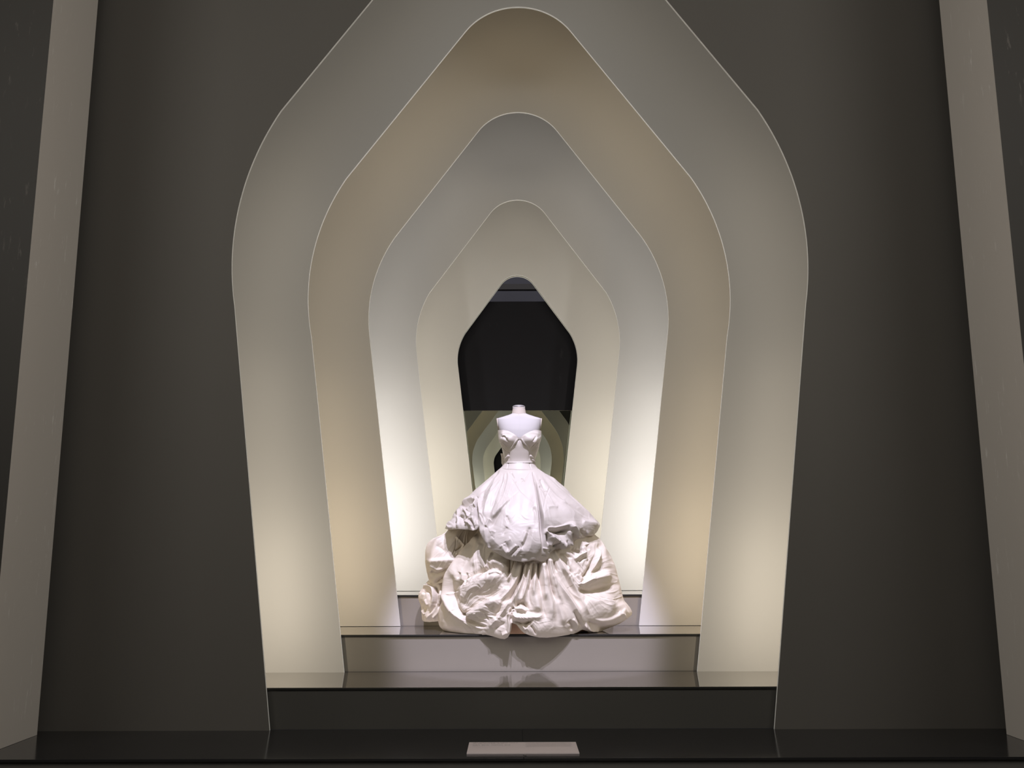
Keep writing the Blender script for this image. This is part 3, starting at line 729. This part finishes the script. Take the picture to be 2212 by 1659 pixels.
    creases(px, py, D, (970, 1075, 1048, 1145), 27, (70, 170), 9, .0045, (8, 24), (1.1, 2.2))
    creases(px, py, D, (1176, 1140, 1250, 1200), 15, (30, 120), 11, .0045, (8, 20), (1.1, 2.2))
shell('upper_tier', uL, uR, uC, [(1060, 997), (1180, 996)], uHem, uB, Y0, 640, 420, usc, 'satin', gown, kb=.85, curl=.06, guard=4, hemround=.012)

# --- lower tier
lL = pl([(1100, 1046), (1140, 1034), (1165, 1018), (1185, 1003), (1200, 992), (1215, 981), (1230, 971.5), (1245, 963.5), (1255, 960.5), (1268, 959), (1285, 958), (1298, 955), (1310, 950), (1325, 946.5), (1340, 946.5), (1352, 949), (1362, 958), (1385, 985)])
lR = pl([(1100, 1240), (1140, 1272), (1155, 1285), (1162, 1294), (1172, 1302), (1185, 1310), (1200, 1319), (1215, 1326), (1230, 1331), (1245, 1335), (1265, 1340), (1285, 1344.5), (1296, 1348), (1306, 1356), (1317, 1363.5), (1323, 1365.5), (1330, 1364), (1345, 1345), (1360, 1310), (1385, 1285)])
lC = pl([(1100, 1135), (1385, 1140)])
lB = pl([(1100, .20), (1150, .262), (1213, .305), (1280, .345), (1340, .375), (1368, .385), (1385, .375)])
lHem = [(930, 1335), (946, 1346), (950, 1357), (957, 1363), (968, 1369), (980, 1373.5), (990, 1378), (998, 1381), (1006, 1380.5), (1020, 1376), (1036, 1371.5), (1050, 1371), (1066, 1375), (1080, 1379.5), (1090, 1380.5), (1096, 1377.5), (1099.5, 1371), (1101, 1358), (1103, 1346), (1106.5, 1345), (1110, 1347), (1115, 1349), (1119, 1354), (1126, 1362.5), (1134, 1368.5), (1148, 1372.5), (1165, 1376), (1180, 1377), (1200, 1375.5), (1222, 1372), (1238, 1369.5), (1246, 1366.5), (1253, 1362), (1258, 1360), (1266, 1362), (1275, 1366), (1283, 1367.5), (1296, 1365), (1312, 1357), (1330, 1348), (1348, 1338), (1360, 1331.5), (1366, 1327), (1380, 1320)]
def lsc(px, py, D):
    st = lambda *a, **k: stroke(px, py, D, *a, **k)
    # left swag: rolled front edge from under the tier round to the corner and back up
    st([(1034, 1150), (1008, 1186), (984, 1218), (966, 1244), (960.5, 1266), (963.5, 1288), (973, 1311), (988, 1330), (1012, 1346), (1037, 1357.5), (1058, 1356)], [6, 8, 9, 9, 8, 8, 8, 7, 6, 5, 4], [.006, .014, .020, .024, .026, .030, .034, .034, .032, .030, .02], taper=.08)
    st([(1058, 1357), (1081, 1331), (1098, 1306), (1104, 1290)], [4, 5, 5, 4], [.02, .026, .024, .012], taper=.1)
    st([(972, 1300), (980, 1318), (992, 1334), (1014, 1349), (1038, 1361), (1056, 1360)], [4, 5, 5, 5, 4, 3], [-.004, -.010, -.014, -.014, -.012, -.008])
    st([(984, 1232), (976, 1252), (975, 1276), (982, 1302), (996, 1324), (1018, 1340), (1044, 1351)], [5, 6, 6, 6, 5, 5, 4], [-.006, -.012, -.018, -.022, -.026, -.030, -.024])
    # pillows inside it and the dark slit between them
    st([(998, 1302), (1014, 1282), (1034, 1262), (1058, 1250), (1080, 1248), (1094, 1257)], [10, 14, 17, 17, 14, 9], [.012, .026, .040, .042, .034, .016], taper=.12)
    st([(992, 1329), (1012, 1319), (1032, 1307), (1054, 1293), (1078, 1279), (1100, 1263)], [2.5, 2.8, 3.0, 3.2, 3.2, 2.6], [-.020, -.036, -.050, -.056, -.050, -.026], taper=.06)
    st([(992, 1328), (1012, 1317), (1032, 1305), (1054, 1291), (1078, 1277), (1098, 1264)], [7, 9, 10, 10, 9, 6], [.008, .016, .022, .024, .020, .01], 'r' if False else 'l', 1.0, .08) if False else st([(1098, 1264), (1078, 1277), (1054, 1291), (1032, 1305), (1012, 1317), (992, 1328)], [6, 9, 10, 10, 9, 7], [.01, .020, .024, .022, .016, .008], 'r', 1.0, .08)
    st([(1004, 1338), (1022, 1328), (1044, 1316), (1066, 1304), (1084, 1290)], [6, 10, 12, 11, 7], [.014, .028, .034, .030, .014], taper=.12)
    st([(1000, 1336), (1018, 1345), (1040, 1353), (1058, 1353)], 4.5, -.018); st([(1064, 1336), (1076, 1318), (1086, 1300)], 5, -.014)
    st([(1046, 1318), (1052, 1332), (1056, 1346)], 1.6, -.007); st([(1052, 1308), (1062, 1314), (1072, 1306)], 2, -.008); st([(1030, 1326), (1038, 1338)], 2, .006)
    # folds left of the pillow
    st([(966, 1283), (974, 1278), (984, 1268), (996, 1258), (1008, 1250)], [2, 4, 5, 5, 4], [-.006, -.014, -.018, -.016, -.008]); st([(1010, 1262), (1003, 1278), (999, 1296)], 6, .012, 'l', 1.0, .1); st([(982, 1272), (986, 1288), (990, 1304)], 5, -.016)
    st([(968, 1285), (978, 1280), (990, 1279)], 2.4, .010); st([(1009, 1236), (1005, 1252), (1008, 1262)], 2, -.012); st([(1002, 1240), (998, 1256)], 3, .010); st([(994, 1236), (988, 1252)], 2.4, -.010); st([(1013, 1240), (1011, 1256)], 1.8, .012)
    st([(1002, 1256), (1020, 1242), (1040, 1235), (1056, 1232), (1070, 1236)], [3, 5, 6, 6, 4], [-.010, -.022, -.028, -.028, -.018]); st([(1025, 1166), (1015, 1196), (1002, 1222), (994, 1240)], 7, -.012); st([(1040, 1172), (1030, 1200), (1018, 1226)], 6, .012)
    # pillow beside the slit under the lobe
    st([(1056, 1224), (1070, 1216), (1086, 1222), (1096, 1236)], [7, 10, 10, 7], [.014, .034, .036, .018], taper=.14); st([(1058, 1196), (1052, 1214), (1048, 1234)], 5, .012, 'r', 1.0, .1) if False else st([(1064, 1192), (1056, 1212), (1050, 1232)], 3, .016)
    st([(1100, 1206), (1100, 1222), (1098.5, 1240), (1094, 1246)], [2.4, 3, 3, 3], [-.026, -.040, -.036, -.02], taper=.08); st([(1060, 1244), (1074, 1238), (1086, 1243)], 2, .010)
    # fan of pleats from under the front of the tier
    st([(1116, 1206), (1110, 1226), (1102, 1246), (1096, 1258)], 3, .018); st([(1112, 1210), (1106, 1228), (1100, 1244)], 2, -.018)
    st([(1129, 1210), (1123, 1236), (1116, 1254), (1107, 1270), (1098, 1282), (1087, 1294), (1082, 1306), (1070, 1332)], [3, 4, 5, 5, 5, 5, 5, 4], [.010, .018, .022, .022, .022, .020, .016, .01], 'l' if False else 'l', .9, .06)
    st([(1132, 1214), (1127, 1238), (1119, 1260), (1107, 1282), (1094, 1302), (1083, 1322)], [2.4, 3.5, 4.5, 5, 5, 4], [-.020, -.030, -.030, -.028, -.024, -.012], taper=.06)
    st([(1137, 1214), (1131, 1242), (1124, 1266), (1113, 1290), (1100, 1312)], [2, 3, 4, 5, 5], [.014, .022, .024, .022, .012], taper=.08); st([(1139.5, 1230), (1135, 1254), (1129, 1274)], 1.2, -.016)
    st([(1146, 1216), (1142, 1240), (1136, 1270), (1127, 1296), (1114, 1312)], [3, 4, 4.5, 5, 3], [.016, .024, .024, .018, .010], taper=.08); st([(1152, 1214), (1150, 1238), (1146, 1262), (1138, 1286)], [2.5, 4, 4, 3], [-.018, -.026, -.022, -.010], taper=.08)
    st([(1158, 1216), (1157, 1240), (1154, 1262), (1152, 1290)], 4, .014); st([(1164, 1212), (1163, 1234), (1165, 1256), (1168, 1276)], [3, 3.5, 3, 2], [-.026, -.030, -.024, -.010], taper=.06)
    st([(1175, 1212), (1174, 1240), (1176, 1272), (1178, 1300)], 5, .020); st([(1181, 1206), (1184, 1236), (1189, 1262), (1196, 1288), (1202, 1310)], [2, 2.6, 3, 3.4, 4], [-.022, -.030, -.030, -.026, -.014], taper=.06)
    st([(1186, 1206), (1190, 1232), (1198, 1258), (1206, 1284), (1216, 1306)], [3.5, 4.5, 5, 6, 6], [.022, .028, .028, .024, .012], taper=.08); st([(1196, 1210), (1200, 1228), (1204, 1238)], 2, -.016)
    st([(1178, 1225), (1182, 1270), (1190, 1310), (1196, 1345)], 9, .020, taper=.2); st([(1154, 1240), (1157, 1290), (1163, 1328)], 9, .014, taper=.2); st([(1168, 1256), (1171, 1300), (1178, 1340)], 5, -.012, taper=.25)
    st([(1205, 1290), (1214, 1325), (1218, 1352)], 8, .014, taper=.25); st([(1142, 1262), (1144, 1296), (1150, 1316)], 4.5, -.012, taper=.25)
    # pinched gather in the middle of the hem
    st([(1112, 1313), (1119, 1305), (1127, 1302), (1136, 1309), (1146, 1322)], [2, 4, 5, 4, 2.5], [-.012, -.030, -.030, -.024, -.010], taper=.08); st([(1114, 1316), (1126, 1316), (1138, 1322)], 3, .018)
    st([(1111, 1312), (1104, 1316), (1099, 1326)], 2.2, -.022, taper=.1); st([(1106, 1312), (1100, 1320), (1098, 1332)], 2, .014); st([(1110, 1318), (1105, 1330), (1103.5, 1346)], [1.6, 2.2, 3], [-.026, -.05, -.07], taper=.03)
    st([(1098.5, 1326), (1099, 1348), (1098, 1374)], 2.2, .018, taper=.05); st([(1106, 1322), (1112, 1332), (1126, 1336), (1146, 1336), (1164, 1333), (1176, 1322)], [3, 6, 8, 8, 7, 5], [.014, .024, .028, .026, .020, .01], taper=.1)
    st([(1110, 1341), (1122, 1346), (1136, 1346), (1150, 1340), (1162, 1336)], [2.5, 4, 4.5, 4, 3], [-.016, -.024, -.024, -.018, -.008]); st([(1134, 1356), (1139, 1346), (1148, 1340)], 3.5, -.016); st([(1146, 1350), (1154, 1362), (1158, 1372)], 2.4, -.014); st([(1128, 1350), (1136, 1362)], 3, .010)
    st([(1070, 1340), (1084, 1330), (1096, 1322)], 5, -.012); st([(1066, 1360), (1082, 1350), (1096, 1340)], 6, -.014); st([(1084, 1372), (1096, 1366)], 4, .012)
    D += .022 * np.exp(-(((px - 1172) / 34) ** 2 + ((py - 1352) / 20) ** 2)) + .014 * np.exp(-(((px - 1165) / 30) ** 2 + ((py - 1300) / 22) ** 2))
    # two long raised folds running down to the right
    st([(1193, 1240), (1206, 1260), (1221, 1282), (1234, 1302), (1246, 1322), (1260, 1347)], [4, 5, 6, 6, 6, 4], [.010, .020, .026, .028, .028, .018], taper=.08); st([(1197, 1262), (1204, 1286), (1214, 1310), (1226, 1330)], [4, 6, 7, 6], [-.004, -.010, -.010, -.006])
    st([(1238, 1318), (1250, 1342), (1258, 1358)], 3, -.012); st([(1196, 1186), (1212, 1214), (1230, 1246), (1242, 1268), (1251, 1284), (1267, 1316), (1282, 1334)], [5, 6, 7, 8, 9, 9, 7], [.012, .026, .032, .034, .034, .030, .014], 'l', 1.1, .06)
    st([(1212, 1230), (1224, 1254), (1238, 1280), (1250, 1302), (1264, 1326)], [5, 7, 8, 8, 7], [-.010, -.018, -.020, -.018, -.010]); st([(1222, 1206), (1232, 1230), (1240, 1248)], [3, 4, 3], -.024); st([(1228, 1220), (1231, 1240), (1240, 1258)], 1.8, .016); st([(1216, 1196), (1226, 1216), (1232, 1236)], 3, .018)
    st([(1205, 1196), (1222, 1200), (1240, 1206)], 3, -.014)
    # hip of the right side: gather point with folds fanning out
    st([(1251, 1266), (1268, 1256), (1286, 1250), (1306, 1245), (1322, 1240)], [3, 6, 8, 9, 8], [.014, .026, .030, .026, .014], taper=.12); st([(1254, 1264), (1268, 1246), (1284, 1232), (1300, 1222), (1312, 1226)], [3, 5, 7, 9, 9], [-.012, -.022, -.026, -.022, -.010])
    st([(1248, 1272), (1266, 1276), (1288, 1276), (1312, 1270), (1333, 1252)], [4, 7, 7.5, 6, 4], [-.022, -.036, -.034, -.026, -.014], taper=.12); st([(1262, 1294), (1284, 1302), (1312, 1306), (1332, 1296)], [10, 16, 18, 14], [.012, .022, .024, .014], taper=.14)
    st([(1256, 1246), (1266, 1240), (1275, 1226), (1281, 1208), (1286, 1190)], [3, 4.5, 5.5, 5.5, 4], [-.014, -.026, -.028, -.026, -.014], taper=.1); st([(1262, 1254), (1274, 1242), (1284, 1222), (1291, 1200), (1294, 1180)], [3, 5, 6, 6, 4], [.012, .024, .028, .026, .014], taper=.1)
    st([(1292, 1170), (1300, 1196), (1304, 1220), (1316, 1244)], 5, -.008); st([(1246, 1240), (1252, 1254), (1250, 1266)], 2.5, .016); st([(1248, 1262), (1256, 1256), (1262, 1258)], 1.6, -.014); st([(1252, 1262), (1260, 1262)], 1.5, .012)
    st([(1232, 1186), (1246, 1190), (1258, 1188)], 3, -.016); st([(1240, 1210), (1252, 1200), (1268, 1194)], 3, .016); st([(1250, 1214), (1262, 1206), (1274, 1204)], 2.4, -.014); st([(1258, 1180), (1262, 1196), (1270, 1212)], 2.6, .012); st([(1268, 1176), (1272, 1190)], 3, -.012)
    # turned band along the right hem
    st([(1282, 1337), (1300, 1338), (1320, 1334), (1340, 1324), (1352, 1312)], [5, 6, 6, 6, 5], [.012, .018, .020, .018, .012], 'l' if False else 'r', 1.0, .08) if False else st([(1352, 1312), (1340, 1324), (1320, 1334), (1300, 1338), (1282, 1337)], [7, 8, 8, 8, 6], [.010, .018, .020, .018, .012], 'r', 1.2, .08)
    st([(1262, 1349), (1278, 1359), (1296, 1357)], [3, 4, 3], .018, taper=.1); st([(1268, 1342), (1286, 1350), (1310, 1346)], 4, -.012); st([(1336, 1322), (1350, 1330)], 3, .010)
    st([(1228, 1340), (1236, 1352), (1232, 1364)], 4, -.014); st([(1236, 1336), (1246, 1350), (1242, 1364)], 3, .010)
    # wrinkles and crumpling
    drapes(px, py, D, (1128, 1090), 5.5, .020, 301, (1098, 1205, 1262, 1352)); drapes(px, py, D, (1085, 1080), 7., .014, 303, (955, 1165, 1062, 1262)); drapes(px, py, D, (1245, 1268), 13., .017, 305, (1262, 1175, 1350, 1320), 60.)
    drapes(px, py, D, (1110, 1315), 14., .012, 307, (1112, 1318, 1215, 1374), 50.); drapes(px, py, D, (990, 1330), 9., .014, 309, (1000, 1240, 1092, 1358), 45.)
    creases(px, py, D, (962, 1170, 1060, 1260), 27, (90, 160), 21, .0020, (10, 34), (1.2, 2.4))
    creases(px, py, D, (985, 1235, 1100, 1300), 36, (-50, 50), 23, .0034, (8, 24), (1.1, 2.2))
    creases(px, py, D, (990, 1296, 1100, 1362), 27, (-70, 60), 25, .0032, (8, 26), (1.1, 2.2))
    creases(px, py, D, (950, 1290, 1060, 1376), 15, (20, 70), 27, .0016, (14, 40), (1.2, 2.6))
    creases(px, py, D, (1110, 1220, 1240, 1360), 36, (50, 110), 29, .0012, (14, 44), (1.2, 2.6))
    creases(px, py, D, (1112, 1315, 1200, 1372), 21, (-40, 60), 31, .0020, (8, 24), (1.1, 2.4))
    creases(px, py, D, (1225, 1175, 1300, 1250), 30, (60, 160), 33, .0040, (8, 24), (1.1, 2.2))
    creases(px, py, D, (1250, 1235, 1345, 1300), 15, (-50, 10), 35, .0020, (14, 40), (1.3, 2.8))
    creases(px, py, D, (1262, 1290, 1362, 1355), 20, (-50, 40), 37, .0015, (10, 30), (1.3, 2.6))
shell('lower_tier', lL, lR, lC, [(1000, 1125), (1320, 1125)], lHem, lB, Y0, 760, 460, lsc, 'taffeta', gown, kb=.84, curl=.05, guard=4, hemround=.008)

# --- side puff behind the lower tier, at left
pL = pl([(1125, 985), (1142, 969), (1150, 962), (1158, 948), (1166, 932), (1172, 925), (1182, 920.5), (1195, 918.5), (1212, 918.3), (1225, 920), (1240, 923), (1252, 926.5), (1262, 932), (1275, 950)])
pR = pl([(1125, 1060), (1160, 1046), (1200, 1020), (1240, 990), (1275, 985)])
def psc(px, py, D):
    st = lambda *a, **k: stroke(px, py, D, *a, **k)
    st([(919, 1208), (940, 1208), (965, 1206), (985, 1204), (1000, 1200)], [10, 10, 10, 9, 8], [.020, .032, .036, .032, .02], 'r' if False else 'l', 1.3, .04) if False else st([(1004, 1202), (985, 1205), (965, 1207), (940, 1209), (919, 1209)], [14, 16, 16, 16, 14], [.02, .036, .040, .036, .02], 'r', 1.5, .05)
    st([(927, 1232), (940, 1240), (956, 1234), (975, 1222)], 4, -.014); st([(930, 1220), (945, 1228), (960, 1226)], 3, .010); st([(924, 1214), (934, 1226), (950, 1230)], 3, -.012)
    st([(938, 1176), (955, 1186), (968, 1200)], 5, -.006); st([(985, 1160), (984, 1180), (976, 1202)], 1.2, -.006); st([(984, 1158), (996, 1170), (1004, 1184)], 2.4, .010); st([(982, 1190), (992, 1184), (1000, 1176)], 2, -.012); st([(984, 1198), (994, 1192), (1003, 1184)], 2, .012)
    st([(938, 1262), (952, 1252), (970, 1244), (984, 1230)], [3, 4, 4, 4], -.022)
    drapes(px, py, D, (1016, 1128), 9., .014, 321, (922, 1150, 1012, 1262), 60.)
    creases(px, py, D, (920, 1150, 1010, 1205), 13, (-60, 60), 61, .0016, (8, 26))
    creases(px, py, D, (920, 1208, 1000, 1258), 14, (-20, 80), 63, .0028, (8, 24))
shell('side_puff', pL, pR, pl([(1125, 1020), (1180, 968), (1275, 962)]), [(900, 1128), (1100, 1128)], [(900, 1263), (940, 1263), (960, 1257), (1000, 1240), (1100, 1230)], pl([(1125, .10), (1165, .12), (1210, .15), (1250, .11), (1275, .07)]), 6.17, 260, 260, psc, 'taffeta', gown, kb=.75, curl=.03, guard=3)
# --- bunched train on the step, at left
rL = pl([(1240, 940), (1252, 927), (1262, 918), (1272, 911), (1284, 904), (1292, 903.5), (1302, 906.5), (1312, 909.5), (1325, 910.5), (1336, 911.5), (1342, 914), (1350, 925)])
rR = pl([(1240, 985), (1350, 985)])
def rsc(px, py, D):
    st = lambda *a, **k: stroke(px, py, D, *a, **k)
    st([(914, 1272), (922, 1267), (934, 1272), (937, 1290), (934, 1306), (926, 1322)], [3, 4, 4, 4, 4, 3], [.010, .018, .020, .020, .016, .010], taper=.1); st([(912, 1284), (920, 1276), (928, 1282), (929, 1298)], 2.4, -.014)
    st([(940, 1266), (946, 1282), (944, 1300), (936, 1318), (924, 1332)], [2, 3, 3, 3, 2.5], -.020, taper=.08); st([(950, 1276), (948, 1296), (938, 1318), (920, 1340)], 4, .018); st([(955, 1284), (952, 1304), (946, 1318)], 2.4, -.016)
    st([(909, 1300), (916, 1312), (920, 1326)], 2.4, -.012); st([(918, 1294), (924, 1308)], 2, .010); st([(952, 1310), (944, 1326), (932, 1338)], 3.5, .012); st([(911, 1318), (918, 1328)], 2.4, .008)
    st([(928, 1258), (940, 1262), (952, 1260)], 3, .012); st([(922, 1262), (936, 1266)], 1.6, -.012); st([(960, 1262), (956, 1280)], 4, -.012)
    creases(px, py, D, (906, 1255, 985, 1345), 36, (40, 140), 71, .0045, (6, 20), (.9, 1.9))
shell('train', rL, rR, pl([(1240, 960), (1350, 950)]), [(880, 1250), (1000, 1246)], [(880, 1341), (915, 1342), (928, 1344), (940, 1342.5), (952, 1341.5), (1000, 1341)], pl([(1240, .05), (1262, .10), (1290, .13), (1330, .12), (1350, .10)]), 6.21, 220, 240, rsc, 'taffeta', gown, kb=.8, curl=.02, guard=3)
# --- folded bow ends at the back of the waist
wL = pl([(976, 1082.5), (980, 1081.3), (988, 1083), (996, 1083.2), (1000, 1083.4), (1004, 1085), (1008, 1088)])
def wsc(px, py, D):
    D += .004 * crumple(px, py, 6, 81)
shell('bow', wL, pl([(976, 1100), (1008, 1100)]), pl([(976, 1092), (1008, 1093)]), [(1070, 978.5), (1090, 980), (1110, 980)], [(1070, 1006), (1110, 1007)], pl([(976, .02), (1008, .03)]), Y0 + .06, 60, 60, wsc, 'satin', gown, kb=.8, curl=0)
# --- lining cone inside the lower tier
V = []; n = 48
for z, r in ((.004, .335), (.30, .27), (.55, .18)):
    for k in range(n):
        a = 2 * math.pi * k / n; V.append((r * math.cos(a) * 1.35, r * math.sin(a) * .97, z))
me = mesh_from('lining', V, [tuple(f) for f in grid_faces(3, n, 0, True)]); link('lining', me, 'petticoat', gown, True)
